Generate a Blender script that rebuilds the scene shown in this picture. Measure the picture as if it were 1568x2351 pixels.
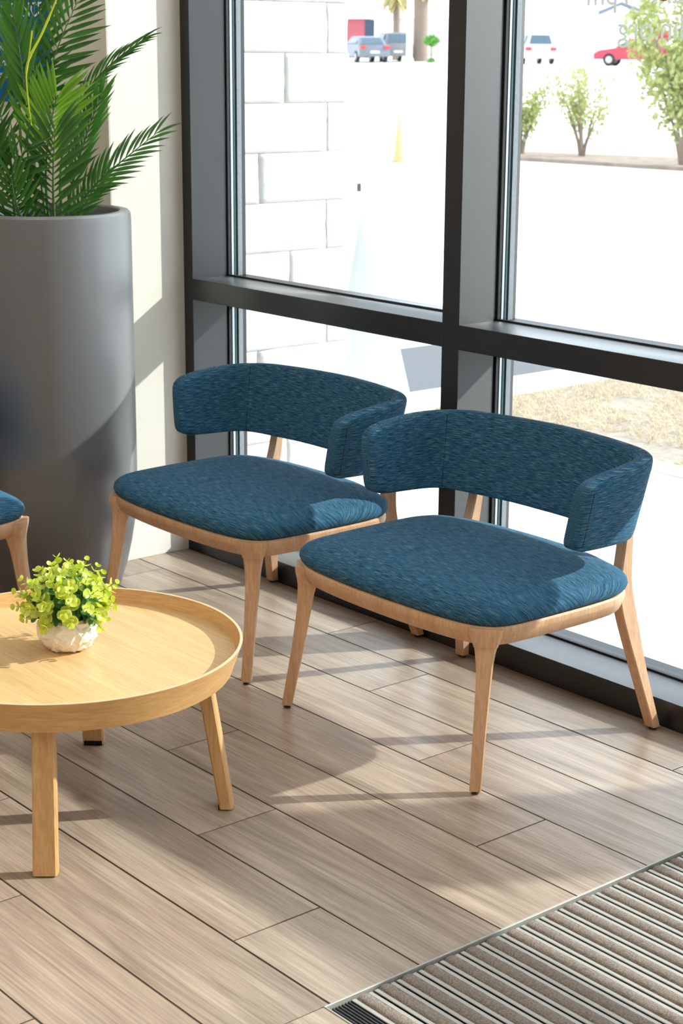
import bpy, bmesh, math, random
from mathutils import Vector, Matrix, noise as mnoise

for o in list(bpy.data.objects):
    bpy.data.objects.remove(o)
scene = bpy.context.scene
COL = scene.collection
R = math.radians

# ------------------------------------------------------------------ camera
cam_d = bpy.data.cameras.new('camera')
cam = bpy.data.objects.new('camera', cam_d); COL.objects.link(cam)
cam_d.sensor_fit = 'VERTICAL'; cam_d.sensor_height = 36.0
cam_d.lens = 3965.3 / 2351 * 36.0
cr = Vector((0.64119718, 0.76734881, 0.00647886)); cd = Vector((0.20039903, -0.15929173, -0.96667801)); cf = Vector((-0.7407472, 0.62112957, -0.25591336))
cm = Matrix.Identity(4)
for i in range(3):
    cm[i][0] = cr[i]; cm[i][1] = -cd[i]; cm[i][2] = -cf[i]
cm[0][3], cm[1][3], cm[2][3] = 4.552135, -3.115196, 1.567
cam.matrix_world = cm
cam_d.clip_end = 500
cam_d.dof.use_dof = True; cam_d.dof.focus_distance = 3.7; cam_d.dof.aperture_fstop = 11
scene.camera = cam

# ------------------------------------------------------------------ world, sun, exposure
SKY = 2.6; SUN = 6.0; EXPOSURE = 0.45; FILL = 3.4
w = bpy.data.worlds.new('sky'); scene.world = w; w.use_nodes = True
bg = w.node_tree.nodes['Background']; bg.inputs[0].default_value = (0.93, 0.98, 1.08, 1); bg.inputs[1].default_value = SKY
sun_d = bpy.data.lights.new('sun', 'SUN'); sun_d.energy = SUN; sun_d.angle = R(0.9); sun_d.color = (1.0, 0.965, 0.915)
sun = bpy.data.objects.new('sun', sun_d); COL.objects.link(sun)
SUN_DIR = Vector((-0.85, -1.5, -1.0)).normalized()
sun.rotation_euler = SUN_DIR.to_track_quat('-Z', 'Y').to_euler(); sun.location = (8, 12, 9)
scene.view_settings.view_transform = 'Standard'; scene.view_settings.look = 'None'
scene.view_settings.exposure = EXPOSURE; scene.view_settings.gamma = 1.0; scene.view_settings.use_curve_mapping = False
try:
    scene.cycles.use_denoising = True
    scene.cycles.max_bounces = 12; scene.cycles.transparent_max_bounces = 24; scene.cycles.diffuse_bounces = 6
    scene.cycles.sample_clamp_indirect = 6.0
    scene.cycles.caustics_reflective = False; scene.cycles.caustics_refractive = False
except Exception:
    pass

# ------------------------------------------------------------------ helpers
class MB:
    def __init__(s): s.v = []; s.f = []; s.uv = {}
    def add(s, vs, fs, uv=None):
        b = len(s.v); s.v += [tuple(p) for p in vs]
        for f in fs: s.f.append(tuple(b + i for i in f))
        if uv:
            for i, t in enumerate(uv): s.uv[b + i] = t
        return s
    def box(s, x0, x1, y0, y1, z0, z1):
        vs = [(x0,y0,z0),(x1,y0,z0),(x1,y1,z0),(x0,y1,z0),(x0,y0,z1),(x1,y0,z1),(x1,y1,z1),(x0,y1,z1)]
        return s.add(vs, [(0,3,2,1),(4,5,6,7),(0,1,5,4),(1,2,6,5),(2,3,7,6),(3,0,4,7)])
    def loft(s, rings, cap0=True, cap1=True, closed=True):
        n = len(rings[0]); vs = [p for r in rings for p in r]; fs = []
        for k in range(len(rings) - 1):
            for i in range(n if closed else n - 1):
                j = (i + 1) % n
                fs.append((k*n+i, k*n+j, (k+1)*n+j, (k+1)*n+i))
        if cap0: fs.append(tuple(range(n - 1, -1, -1)))
        if cap1: fs.append(tuple((len(rings)-1)*n + i for i in range(n)))
        return s.add(vs, fs)
    def tube(s, path, radii, n=8):
        path = [Vector(p) for p in path]
        if not isinstance(radii, (list, tuple)): radii = [radii] * len(path)
        rings = []; up = Vector((0.13, 0.21, 0.97))
        for i, p in enumerate(path):
            t = (path[min(i+1, len(path)-1)] - path[max(i-1, 0)]).normalized()
            a = t.cross(up)
            if a.length < 1e-3: a = t.cross(Vector((1, 0, 0)))
            a.normalize(); b = t.cross(a)
            rings.append([p + radii[i]*(math.cos(2*math.pi*k/n)*a + math.sin(2*math.pi*k/n)*b) for k in range(n)])
        return s.loft(rings)
    def lathe(s, prof, n=48, c=(0, 0, 0), cap0=True, cap1=True):
        rings = [[(c[0]+r*math.cos(2*math.pi*k/n), c[1]+r*math.sin(2*math.pi*k/n), c[2]+z) for k in range(n)] for r, z in prof]
        return s.loft(rings, cap0, cap1)
    def prism(s, poly, x0, x1, axis=0):
        n = len(poly)
        def P(a, q):
            return (a, q[0], q[1]) if axis == 0 else ((q[0], a, q[1]) if axis == 1 else (q[0], q[1], a))
        return s.loft([[P(x0, q) for q in poly], [P(x1, q) for q in poly]])
    def build(s, name, mat, parent=None, smooth=False, bevel=0, loc=None, seg=2, fix=True):
        me = bpy.data.meshes.new(name); me.from_pydata(s.v, [], s.f)
        if s.uv:
            l = me.uv_layers.new(name='UVMap')
            for lp in me.loops: l.data[lp.index].uv = s.uv.get(lp.vertex_index, (0, 0))
        if fix or bevel:
            bm = bmesh.new(); bm.from_mesh(me)
            if fix: bmesh.ops.recalc_face_normals(bm, faces=bm.faces)
            if bevel: bmesh.ops.bevel(bm, geom=[e for e in bm.edges if len(e.link_faces) == 2 and e.calc_face_angle(0) > 0.6], offset=bevel, segments=seg, affect='EDGES', profile=0.7)
            bm.to_mesh(me); bm.free()
        if smooth:
            me.polygons.foreach_set('use_smooth', [True]*len(me.polygons))
            if smooth != 'all': me.set_sharp_from_angle(angle=R(38))
        if mat: me.materials.append(mat)
        o = bpy.data.objects.new(name, me); COL.objects.link(o)
        if parent: o.parent = parent
        if loc is not None: o.location = loc
        return o

def tag(o, label=None, cat=None, group=None, kind=None):
    if label: o['label'] = label
    if cat: o['category'] = cat
    if group: o['group'] = group
    if kind: o['kind'] = kind
    return o
def empty(name, loc=(0, 0, 0), rz=0):
    o = bpy.data.objects.new(name, None); COL.objects.link(o); o.location = loc; o.rotation_euler = (0, 0, rz); o.empty_display_size = 0.05
    return o
def struct(o): o['kind'] = 'structure'; return o
def copy_tree(o, parent=None):
    c = o.copy(); COL.objects.link(c)
    if parent: c.parent = parent
    for ch in o.children: copy_tree(ch, c)
    return c
def inst(name, me, parent, mat4=None, loc=None):
    o = bpy.data.objects.new(name, me); COL.objects.link(o); o.parent = parent
    if mat4 is not None: o.matrix_local = mat4
    if loc is not None: o.location = loc
    return o
def catmull(pts, n, closed=True):
    pts = [Vector(p) for p in pts]; out = []; m = len(pts)
    for i in range(m if closed else m - 1):
        g = (lambda k: pts[k % m]) if closed else (lambda k: pts[max(0, min(m-1, k))])
        p0, p1, p2, p3 = g(i-1), g(i), g(i+1), g(i+2)
        for k in range(n):
            t = k / n
            out.append(0.5*((2*p1) + (p2-p0)*t + (2*p0-5*p1+4*p2-p3)*t*t + (3*p1-p0-3*p2+p3)*t**3))
    if not closed: out.append(pts[-1])
    return out

# ------------------------------------------------------------------ materials
def nt(name):
    m = bpy.data.materials.new(name); m.use_nodes = True
    return m, m.node_tree.nodes, m.node_tree.links, m.node_tree.nodes['Principled BSDF']
def plain(name, col, rough=0.5, metal=0.0, spec=0.5, vary=0.06, scale=30, bump=0.0, bscale=200):
    m, N, L, b = nt(name)
    b.inputs['Roughness'].default_value = rough; b.inputs['Metallic'].default_value = metal; b.inputs['Specular IOR Level'].default_value = spec
    tc = N.new('ShaderNodeTexCoord'); nz = N.new('ShaderNodeTexNoise'); nz.inputs['Scale'].default_value = scale; nz.inputs['Detail'].default_value = 4
    L.new(tc.outputs['Object'], nz.inputs['Vector'])
    mp = N.new('ShaderNodeMapRange'); mp.inputs['To Min'].default_value = 1 - vary; mp.inputs['To Max'].default_value = 1 + vary
    L.new(nz.outputs['Fac'], mp.inputs['Value'])
    mx = N.new('ShaderNodeVectorMath'); mx.operation = 'SCALE'; mx.inputs[0].default_value = col[:3]
    L.new(mp.outputs[0], mx.inputs['Scale']); L.new(mx.outputs[0], b.inputs['Base Color'])
    if bump:
        n2 = N.new('ShaderNodeTexNoise'); n2.inputs['Scale'].default_value = bscale; n2.inputs['Detail'].default_value = 3
        L.new(tc.outputs['Object'], n2.inputs['Vector'])
        bp = N.new('ShaderNodeBump'); bp.inputs['Strength'].default_value = bump; bp.inputs['Distance'].default_value = 0.002
        L.new(n2.outputs['Fac'], bp.inputs['Height']); L.new(bp.outputs[0], b.inputs['Normal'])
    return m
def ramp(N, stops):
    r = N.new('ShaderNodeValToRGB'); e = r.color_ramp.elements
    while len(e) < len(stops): e.new(0.5)
    for k, (p, c) in enumerate(stops): e[k].position = p; e[k].color = (*c, 1)
    return r
def grain(name, stops, scale, rough=0.45, spec=0.5, rand=True, fine=None, bump=0.15, rot=0, dist=0.6, coord='Object', contrast=0.14):
    """wood-like streaks: noise stretched by 'scale' (low along the grain)"""
    m, N, L, b = nt(name); b.inputs['Roughness'].default_value = rough; b.inputs['Specular IOR Level'].default_value = spec
    tc = N.new('ShaderNodeTexCoord'); src = tc.outputs[coord]
    if rand:
        oi = N.new('ShaderNodeObjectInfo'); ml = N.new('ShaderNodeMath'); ml.operation = 'MULTIPLY'; ml.inputs[1].default_value = 37.0
        L.new(oi.outputs['Random'], ml.inputs[0]); ad = N.new('ShaderNodeVectorMath'); ad.operation = 'ADD'
        L.new(src, ad.inputs[0]); L.new(ml.outputs[0], ad.inputs[1]); src = ad.outputs[0]
    mp = N.new('ShaderNodeMapping'); mp.inputs['Rotation'].default_value = (0, 0, rot); mp.inputs['Scale'].default_value = scale; L.new(src, mp.inputs['Vector'])
    nz = N.new('ShaderNodeTexNoise'); nz.inputs['Scale'].default_value = 1; nz.inputs['Detail'].default_value = 5; nz.inputs['Roughness'].default_value = 0.6; nz.inputs['Distortion'].default_value = dist
    L.new(mp.outputs[0], nz.inputs['Vector'])
    rp = ramp(N, stops); L.new(nz.outputs['Fac'], rp.inputs[0]); colr = rp.outputs[0]
    mp2 = N.new('ShaderNodeMapping'); mp2.inputs['Rotation'].default_value = (0, 0, rot); mp2.inputs['Scale'].default_value = fine or tuple(s*9 for s in scale); L.new(src, mp2.inputs['Vector'])
    n2 = N.new('ShaderNodeTexNoise'); n2.inputs['Scale'].default_value = 1; n2.inputs['Detail'].default_value = 4; L.new(mp2.outputs[0], n2.inputs['Vector'])
    mr = N.new('ShaderNodeMapRange'); mr.inputs['From Min'].default_value = 0.3; mr.inputs['From Max'].default_value = 0.7; mr.inputs['To Min'].default_value = 1 - contrast; mr.inputs['To Max'].default_value = 1 + 0.75*contrast
    L.new(n2.outputs['Fac'], mr.inputs['Value'])
    sc = N.new('ShaderNodeVectorMath'); sc.operation = 'SCALE'; L.new(colr, sc.inputs[0]); L.new(mr.outputs[0], sc.inputs['Scale'])
    out = sc.outputs[0]
    if rand:
        m3 = N.new('ShaderNodeMapRange'); m3.inputs['To Min'].default_value = 0.93; m3.inputs['To Max'].default_value = 1.07; L.new(oi.outputs['Random'], m3.inputs['Value'])
        s3 = N.new('ShaderNodeVectorMath'); s3.operation = 'SCALE'; L.new(out, s3.inputs[0]); L.new(m3.outputs[0], s3.inputs['Scale']); out = s3.outputs[0]
    L.new(out, b.inputs['Base Color'])
    bp = N.new('ShaderNodeBump'); bp.inputs['Strength'].default_value = bump; bp.inputs['Distance'].default_value = 0.001
    L.new(n2.outputs['Fac'], bp.inputs['Height']); L.new(bp.outputs[0], b.inputs['Normal'])
    return m
def fabric(name):
    m, N, L, b = nt(name); b.inputs['Roughness'].default_value = 0.92; b.inputs['Specular IOR Level'].default_value = 0.15
    b.inputs['Sheen Weight'].default_value = 0.08; b.inputs['Sheen Roughness'].default_value = 0.5; b.inputs['Sheen Tint'].default_value = (0.5, 0.7, 0.9, 1)
    tc = N.new('ShaderNodeTexCoord')
    mp = N.new('ShaderNodeMapping'); mp.inputs['Scale'].default_value = (32, 760, 1); L.new(tc.outputs['UV'], mp.inputs['Vector'])
    nz = N.new('ShaderNodeTexNoise'); nz.inputs['Scale'].default_value = 1; nz.inputs['Detail'].default_value = 3; nz.inputs['Roughness'].default_value = 0.65; nz.inputs['Distortion'].default_value = 0.3; L.new(mp.outputs[0], nz.inputs['Vector'])
    rp = ramp(N, [(0.33, (0.004, 0.014, 0.027)), (0.44, (0.013, 0.058, 0.108)), (0.53, (0.022, 0.114, 0.215)), (0.60, (0.075, 0.155, 0.195)), (0.73, (0.25, 0.33, 0.34))])
    L.new(nz.outputs['Fac'], rp.inputs[0])
    mp2 = N.new('ShaderNodeMapping'); mp2.inputs['Scale'].default_value = (420, 520, 1); L.new(tc.outputs['UV'], mp2.inputs['Vector'])
    n2 = N.new('ShaderNodeTexNoise'); n2.inputs['Scale'].default_value = 1; n2.inputs['Detail'].default_value = 2; L.new(mp2.outputs[0], n2.inputs['Vector'])
    mr = N.new('ShaderNodeMapRange'); mr.inputs['From Min'].default_value = 0.3; mr.inputs['From Max'].default_value = 0.7; mr.inputs['To Min'].default_value = 0.7; mr.inputs['To Max'].default_value = 1.3; L.new(n2.outputs['Fac'], mr.inputs['Value'])
    sc = N.new('ShaderNodeVectorMath'); sc.operation = 'SCALE'; L.new(rp.outputs[0], sc.inputs[0]); L.new(mr.outputs[0], sc.inputs['Scale']); L.new(sc.outputs[0], b.inputs['Base Color'])
    bp = N.new('ShaderNodeBump'); bp.inputs['Strength'].default_value = 0.5; bp.inputs['Distance'].default_value = 0.0012; L.new(n2.outputs['Fac'], bp.inputs['Height']); L.new(bp.outputs[0], b.inputs['Normal'])
    return m
def leafmat(name, c1, c2, trans=0.35, rough=0.4):
    m, N, L, b = nt(name)
    oi = N.new('ShaderNodeObjectInfo'); rp = ramp(N, [(0, c1), (1, c2)]); L.new(oi.outputs['Random'], rp.inputs[0])
    L.new(rp.outputs[0], b.inputs['Base Color']); b.inputs['Roughness'].default_value = rough
    tr = N.new('ShaderNodeBsdfTranslucent'); L.new(rp.outputs[0], tr.inputs['Color'])
    mx = N.new('ShaderNodeMixShader'); mx.inputs[0].default_value = trans
    L.new(b.outputs[0], mx.inputs[1]); L.new(tr.outputs[0], mx.inputs[2]); L.new(mx.outputs[0], N['Material Output'].inputs[0])
    return m
def glassmat(name, tint):
    m, N, L, b = nt(name); N.remove(b)
    t = N.new('ShaderNodeBsdfTransparent'); t.inputs[0].default_value = (*tint, 1)
    g = N.new('ShaderNodeBsdfGlossy'); g.inputs['Roughness'].default_value = 0.0
    lw = N.new('ShaderNodeLayerWeight'); pw = N.new('ShaderNodeMath'); pw.operation = 'POWER'; pw.inputs[1].default_value = 5; L.new(lw.outputs['Facing'], pw.inputs[0])
    fr = N.new('ShaderNodeMapRange'); fr.inputs['To Min'].default_value = 0.02; fr.inputs['To Max'].default_value = 0.95; L.new(pw.outputs[0], fr.inputs['Value'])
    mx = N.new('ShaderNodeMixShader'); L.new(fr.outputs[0], mx.inputs[0]); L.new(t.outputs[0], mx.inputs[1]); L.new(g.outputs[0], mx.inputs[2]); L.new(mx.outputs[0], N['Material Output'].inputs[0])
    return m
def emit(name, col, s):
    m, N, L, b = nt(name); b.inputs['Base Color'].default_value = (*col, 1); b.inputs['Emission Color'].default_value = (*col, 1); b.inputs['Emission Strength'].default_value = s
    return m

M = {}
M['frame'] = plain('dark_anodised_aluminium', (0.010, 0.0105, 0.0125), rough=0.34, spec=0.66, vary=0.03, scale=3)
_b = M['frame'].node_tree; _p = _b.nodes['Principled BSDF']; _p.inputs['Anisotropic'].default_value = 0.85; _p.inputs['Anisotropic Rotation'].default_value = 0.25
_t = _b.nodes.new('ShaderNodeTangent'); _t.direction_type = 'RADIAL'; _t.axis = 'Z'; _b.links.new(_t.outputs[0], _p.inputs['Tangent'])
M['gasket'] = plain('black_rubber', (0.012, 0.012, 0.013), rough=0.6)
M['spacer'] = plain('aluminium_spacer', (0.55, 0.60, 0.64), rough=0.35, metal=0.6, vary=0.2, scale=400)
M['spacer_dark'] = plain('dark_glass_edge', (0.035, 0.085, 0.10), rough=0.2, vary=0.3, scale=300)
M['outer_seal'] = plain('grey_weather_seal', (0.22, 0.24, 0.26), rough=0.7, vary=0.3, scale=120)
M['glass'] = glassmat('clear_glass', (0.93, 0.95, 0.95))
M['wall'] = plain('cream_wall_paint', (0.70, 0.663, 0.585), rough=0.75, vary=0.015, scale=5, bump=0.08, bscale=600)
M['ceil'] = plain('white_ceiling_paint', (0.8, 0.8, 0.78), rough=0.9, vary=0.01)
M['base'] = plain('white_satin_paint', (0.80, 0.78, 0.73), rough=0.4, vary=0.01)
M['grout'] = plain('brown_grout', (0.038, 0.029, 0.021), rough=0.9, vary=0.25, scale=90)
M['tile'] = grain('wood_look_tile', [(0.24, (0.185, 0.130, 0.094)), (0.42, (0.30, 0.226, 0.168)), (0.58, (0.385, 0.298, 0.226)), (0.78, (0.455, 0.365, 0.288))], (1.5, 15, 1), rough=0.34, spec=0.5, fine=(5, 190, 1), bump=0.4, dist=1.3, contrast=0.24)
M['beech'] = grain('beech_wood', [(0.3, (0.53, 0.30, 0.16)), (0.7, (0.66, 0.405, 0.24))], (22, 22, 2.2), rough=0.38, fine=(220, 220, 22), bump=0.06)
M['oak'] = grain('oak_veneer', [(0.28, (0.55, 0.345, 0.15)), (0.72, (0.68, 0.465, 0.235))], (1.6, 30, 8), rough=0.36, fine=(9, 230, 40), bump=0.08, rot=R(20), rand=False, dist=0.4)
M['oakleg'] = grain('oak_solid', [(0.28, (0.47, 0.26, 0.095)), (0.72, (0.62, 0.37, 0.155))], (30, 30, 3), rough=0.4, fine=(200, 200, 12), bump=0.08)
M['oakrim'] = grain('oak_rim_veneer', [(0.28, (0.50, 0.275, 0.10)), (0.72, (0.63, 0.375, 0.15))], (7, 7, 40), rough=0.36, fine=(30, 30, 260), bump=0.08, rand=False, dist=0.5)
M['edge'] = plain('pale_veneer_edge', (0.62, 0.45, 0.27), rough=0.6)
M['fabric'] = fabric('blue_melange_fabric')
M['seam'] = plain('dark_thread', (0.008, 0.02, 0.035), rough=0.9)
M['glide'] = plain('dark_metal_glide', (0.10, 0.095, 0.09), rough=0.35, metal=0.8)
M['felt'] = plain('black_felt', (0.008, 0.008, 0.010), rough=1.0, bump=0.4, bscale=500)
M['planter'] = plain('grey_satin_planter', (0.165, 0.166, 0.172), rough=0.36, metal=0.35, spec=0.5, vary=0.03, scale=300)
M['soil'] = plain('dark_potting_soil', (0.02, 0.016, 0.012), rough=1.0, vary=0.4, scale=60, bump=0.8, bscale=80)
M['ceramic'] = plain('white_ceramic', (0.80, 0.75, 0.69), rough=0.28, vary=0.02)
M['carpet'] = plain('brown_mat_pile', (0.225, 0.185, 0.155), rough=1.0, spec=0.1, vary=0.9, scale=260, bump=1.0, bscale=400)
M['alu'] = plain('brushed_aluminium', (0.40, 0.39, 0.35), rough=0.5, metal=0.3, vary=0.08, scale=90)
M['rib'] = plain('black_rubber_rib', (0.02, 0.022, 0.026), rough=0.35, spec=0.6)
M['matgap'] = plain('dark_mat_well', (0.006, 0.006, 0.006), rough=0.9)
M['palm_dark'] = leafmat('dark_palm_leaf', (0.018, 0.085, 0.010), (0.045, 0.165, 0.018), 0.25, 0.35)
M['palm_mid'] = leafmat('mid_palm_leaf', (0.035, 0.17, 0.012), (0.07, 0.25, 0.025), 0.35, 0.35)
M['palm_light'] = leafmat('light_palm_leaf', (0.13, 0.33, 0.015), (0.20, 0.43, 0.03), 0.4, 0.35)
M['spear'] = plain('yellow_green_spear', (0.50, 0.56, 0.03), rough=0.4)
M['rachis'] = plain('green_stem', (0.05, 0.13, 0.03), rough=0.5)
M['lime'] = leafmat('lime_leaf', (0.54, 0.64, 0.04), (0.70, 0.77, 0.18), 0.35, 0.3)
M['green'] = leafmat('deep_green_leaf', (0.05, 0.17, 0.05), (0.16, 0.34, 0.10), 0.25, 0.3)
M['sprig'] = plain('light_green_stem', (0.22, 0.38, 0.08), rough=0.5)
M['stone'] = plain('white_limestone', (0.78, 0.765, 0.72), rough=0.9, vary=0.07, scale=9, bump=0.6, bscale=70)
M['mortar'] = plain('grey_mortar', (0.40, 0.39, 0.33), rough=1.0)
M['concrete'] = plain('pale_concrete', (0.74, 0.73, 0.70), rough=0.9, vary=0.05, scale=3, bump=0.3, bscale=90)
M['curb'] = plain('curb_concrete', (0.66, 0.65, 0.60), rough=0.9, vary=0.08, scale=12, bump=0.4, bscale=90)
M['asphalt'] = plain('grey_asphalt', (0.115, 0.115, 0.125), rough=0.95, vary=0.3, scale=130, bump=0.6, bscale=200)
M['lot'] = plain('white_concrete_lot', (0.66, 0.655, 0.64), rough=0.95, vary=0.05, scale=0.7)  # white concrete, the lot's own pale colour
M['dirt'] = plain('dark_soil', (0.30, 0.25, 0.20), rough=1.0, vary=0.5, scale=25, bump=0.8, bscale=60)
M['mulch'] = plain('brown_mulch', (0.26, 0.20, 0.16), rough=1.0, vary=0.5, scale=6)
M['straw'] = leafmat('dry_grass', (0.57, 0.45, 0.27), (0.66, 0.55, 0.37), 0.2, 0.7)
M['signw'] = plain('white_plastic', (0.62, 0.65, 0.64), rough=0.5, vary=0.04, scale=6)
M['vinyl'] = leafmat('grey_white_vinyl', (0.70, 0.72, 0.67), (0.70, 0.72, 0.67), 0.5, 0.6)
M['vinyl_o'] = plain('orange_vinyl', (0.80, 0.16, 0.04), rough=0.6)
M['poster'] = plain('blue_poster_print', (0.002, 0.105, 0.30), rough=0.7, spec=0.2, vary=0.15, scale=3)
M['postertxt'] = plain('white_poster_print', (0.75, 0.80, 0.84), rough=0.4)
M['posterviolet'] = plain('violet_poster_print', (0.035, 0.035, 0.20), rough=0.35, vary=0.3, scale=14)
M['acrylic'] = plain('pale_poster_mount', (0.55, 0.53, 0.47), rough=0.4)
M['fill_glow'] = emit('fill_panel_glow', (1.0, 0.96, 0.90), FILL)  # glow of the added fill panels on the ceiling
M['white'] = plain('white_metal', (0.8, 0.8, 0.8), rough=0.5)

# ------------------------------------------------------------------ room shell
CEIL = 2.95; HEAD = 2.72; XR = 7.0; YB = -5.9; XL = -3.2
XJ0, XJ1 = 0.057, 0.104
# floor: grout bed with planks as parts
MX0, MX1, MY0, MY1 = 2.523, 4.93, -1.447, -0.16
fl = MB(); gz = -0.0012
fl.box(XL, MX0, YB, 0.0, -0.1, gz).box(MX0, MX1, YB, MY0, -0.1, gz).box(MX1, XR, YB, 0.0, -0.1, gz).box(MX0, MX1, MY1, 0.0, -0.1, gz).box(MX0, MX1, MY0, MY1, -0.1, -0.03)
floor = struct(fl.build('floor', M['grout']))
PW, PL, G = 0.2061, 1.2315, 0.0041
plank_cache = {}
rnd = random.Random(3)
def plank(x0, x1, y0, y1):
    x0 += G/2; x1 -= G/2; y0 += G/2; y1 -= G/2
    if x1 - x0 < 0.01 or y1 - y0 < 0.008: return
    key = (round(x1-x0, 3), round(y1-y0, 3))
    if key not in plank_cache:
        a, b_ = (x1-x0)/2, (y1-y0)/2
        mb = MB(); e = 0.0002
        mb.loft([[(-a,-b_,-0.008),(a,-b_,-0.008),(a,b_,-0.008),(-a,b_,-0.008)], [(-a,-b_,-e),(a,-b_,-e),(a,b_,-e),(-a,b_,-e)], [(-a+e,-b_+e,0),(a-e,-b_+e,0),(a-e,b_-e,0),(-a+e,b_-e,0)]])
        o = mb.build('plank', M['tile'], floor); plank_cache[key] = o.data
    else:
        o = inst('plank', plank_cache[key], floor)
    o.location = ((x0+x1)/2, (y0+y1)/2, rnd.uniform(-0.0003, 0.0003))
JX = {0: 1.429, 1: 1.841, 2: 2.244}
for k in range(-1, 33):
    y1 = -0.1955 - PW*k; y0 = y1 - PW
    if k == -1: y1 = -0.003
    if y1 < YB: break
    j = JX[k % 3]; x = j - PL*math.ceil((j - XL)/PL)
    while x < XR:
        xa, xb = max(x, XL), min(x + PL, XR); x += PL
        if xb - xa < 0.02: continue
        if k > 18 and False: continue
        # cut around the mat
        ya, yb = max(MY0, y0), min(MY1, y1)
        if yb - ya > 0.001 and xb > MX0 and xa < MX1:
            if xa < MX0: plank(xa, MX0 + G/2 - 0.001, y0, y1)
            if xb > MX1: plank(MX1, xb, y0, y1)
            if y0 < MY0 - 0.006: plank(max(xa, MX0), min(xb, MX1), y0, MY0 + G/2 - 0.001)
            if y1 > MY1 + 0.006: plank(max(xa, MX0), min(xb, MX1), MY1, y1)
        else:
            plank(xa, xb, y0, y1)
struct(MB().box(XL-0.2, XR+0.2, YB-0.2, 0.3, CEIL, CEIL+0.15).build('ceiling', M['ceil']))
struct(MB().box(XL, 0.056, -0.263, 0.20, -0.1, CEIL).build('wall_left', M['wall'], bevel=0.006))
struct(MB().box(XL-0.15, XL, YB, 0.2, -0.1, CEIL).build('wall_far', M['wall']))
struct(MB().box(XL-0.15, XR+0.15, YB-0.15, YB, -0.1, CEIL).build('wall_rear', M['wall']))
struct(MB().box(XR, XR+0.15, YB, 0.2, -0.1, CEIL).build('wall_right', M['wall']))
struct(MB().box(0.045, XR, 0.0, 0.21, HEAD+0.065, CEIL).build('wall_front', M['wall']))
struct(MB().box(0.056, 0.062, -0.263, -0.001, 0.0, 0.135).build('baseboard_side', M['base'], bevel=0.003))
struct(MB().box(XL, 0.062, -0.270, -0.263, 0.0, 0.135).build('baseboard_left', M['base'], bevel=0.003))

# ------------------------------------------------------------------ storefront windows
TZ0, TZ1 = 0.821, 0.886; SB = 0.065; GY = 0.142; FD = 0.21; MW = 0.0645
mull = [(XJ0, XJ1)]
for x in (1.2445, 4.16, 5.40):
    mull.append((x, x + MW))
mull.append((XR - 0.06, XR))
for i in range(len(mull) - 1):
    a, b_ = mull[i][1], mull[i+1][0]
    wn = struct(empty('window_%d' % (i+1), ((a+b_)/2, 0, 0)))
    ox = (a+b_)/2
    def piece(name, x0, x1, y0, y1, z0, z1, mat, bev=0.0012, par=None):
        return MB().box(x0-ox, x1-ox, y0, y1, z0, z1).build(name, mat, par or wn, bevel=bev, seg=1)
    piece('mullion' if i else 'jamb', mull[i][0], mull[i][1], 0, FD, -0.06, HEAD+0.065, M['frame'])
    if i == len(mull) - 2: piece('jamb', mull[i+1][0], mull[i+1][1], 0, FD, -0.06, HEAD+0.065, M['frame'])
    piece('sill_rail', a, b_, 0.0005, FD, -0.06, SB, M['frame'])
    piece('transom', a, b_, 0.0005, FD, TZ0, TZ1, M['frame'])
    piece('head_rail', a, b_, 0.0005, FD, HEAD, HEAD+0.065, M['frame'])
    for z0, z1 in ((SB, TZ0), (TZ1, HEAD)):
        for k, (gy, nm) in enumerate(((GY, 'pane'), (GY+0.022, 'pane'))):
            piece(nm, a+0.001, b_-0.001, gy+0.004, gy+0.0045, z0+0.001, z1-0.001, M['glass'], 0)
        e = 0.007
        def ring(name, y0, y1, e, mat):
            mb = MB()
            parts_ = [(a, a+e, z0, z1), (b_-e, b_, z0, z1)] + ([(a+e, b_-e, z0, z0+e*0.8), (a+e, b_-e, z1-e*0.8, z1)] if name == 'gasket' else [])
            for (p0, p1, q0, q1) in parts_:
                mb.box(p0-ox, p1-ox, y0, y1, q0, q1)
            mb.build(name, mat, wn, fix=False)
        ring('gasket', GY-0.006, GY+0.003, 0.006, M['gasket'])
        ring('spacer', GY+0.006, GY+0.015, 0.0075, M['spacer'])
        ring('glass_edge', GY+0.0155, GY+0.0215, 0.0095, M['spacer_dark'])
        ring('weather_seal', GY+0.028, GY+0.045, 0.011, M['outer_seal'])

# lettering on the glass of the second bay, read from outside
def text_mesh(name, body, size, loc, rot, mat, parent=None, align='LEFT', ext=0.0004):
    cu = bpy.data.curves.new(name, 'FONT'); cu.body = body; cu.size = size; cu.align_x = align; cu.extrude = ext; cu.resolution_u = 4
    o = bpy.data.objects.new(name, cu); COL.objects.link(o)
    dg = bpy.context.evaluated_depsgraph_get(); me = bpy.data.meshes.new_from_object(o.evaluated_get(dg))
    bpy.data.objects.remove(o); me.materials.clear(); me.materials.append(mat)
    o = bpy.data.objects.new(name, me); COL.objects.link(o); o.location = loc; o.rotation_euler = rot
    if parent: o.parent = parent
    return o
ROUT = (R(90), 0, R(180))
t = text_mesh('glass_lettering', 'lin.org', 0.081, (1.657, 0.1735, 1.606), ROUT, M['vinyl'], None, 'RIGHT')
tag(t, 'grey vinyl web address lettering ending .org on the window glass', 'lettering')
t = empty('glass_lettering', (1.550, 0.1735, 1.688)); t.rotation_euler = (0, 0, R(180))
tag(t, 'grey vinyl opening hours lettering ending 7pm at the top of the glass', 'lettering')
for body, dx in (('7pm', 0.0), ('-', -0.147), ('am', -0.207)):
    text_mesh('word', body, 0.081, (dx, 0, 0), (R(90), 0, 0), M['vinyl'], t, 'RIGHT')
md = MB(); md.lathe([(0.026, -0.0003), (0.026, 0.0003)], 24)
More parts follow.
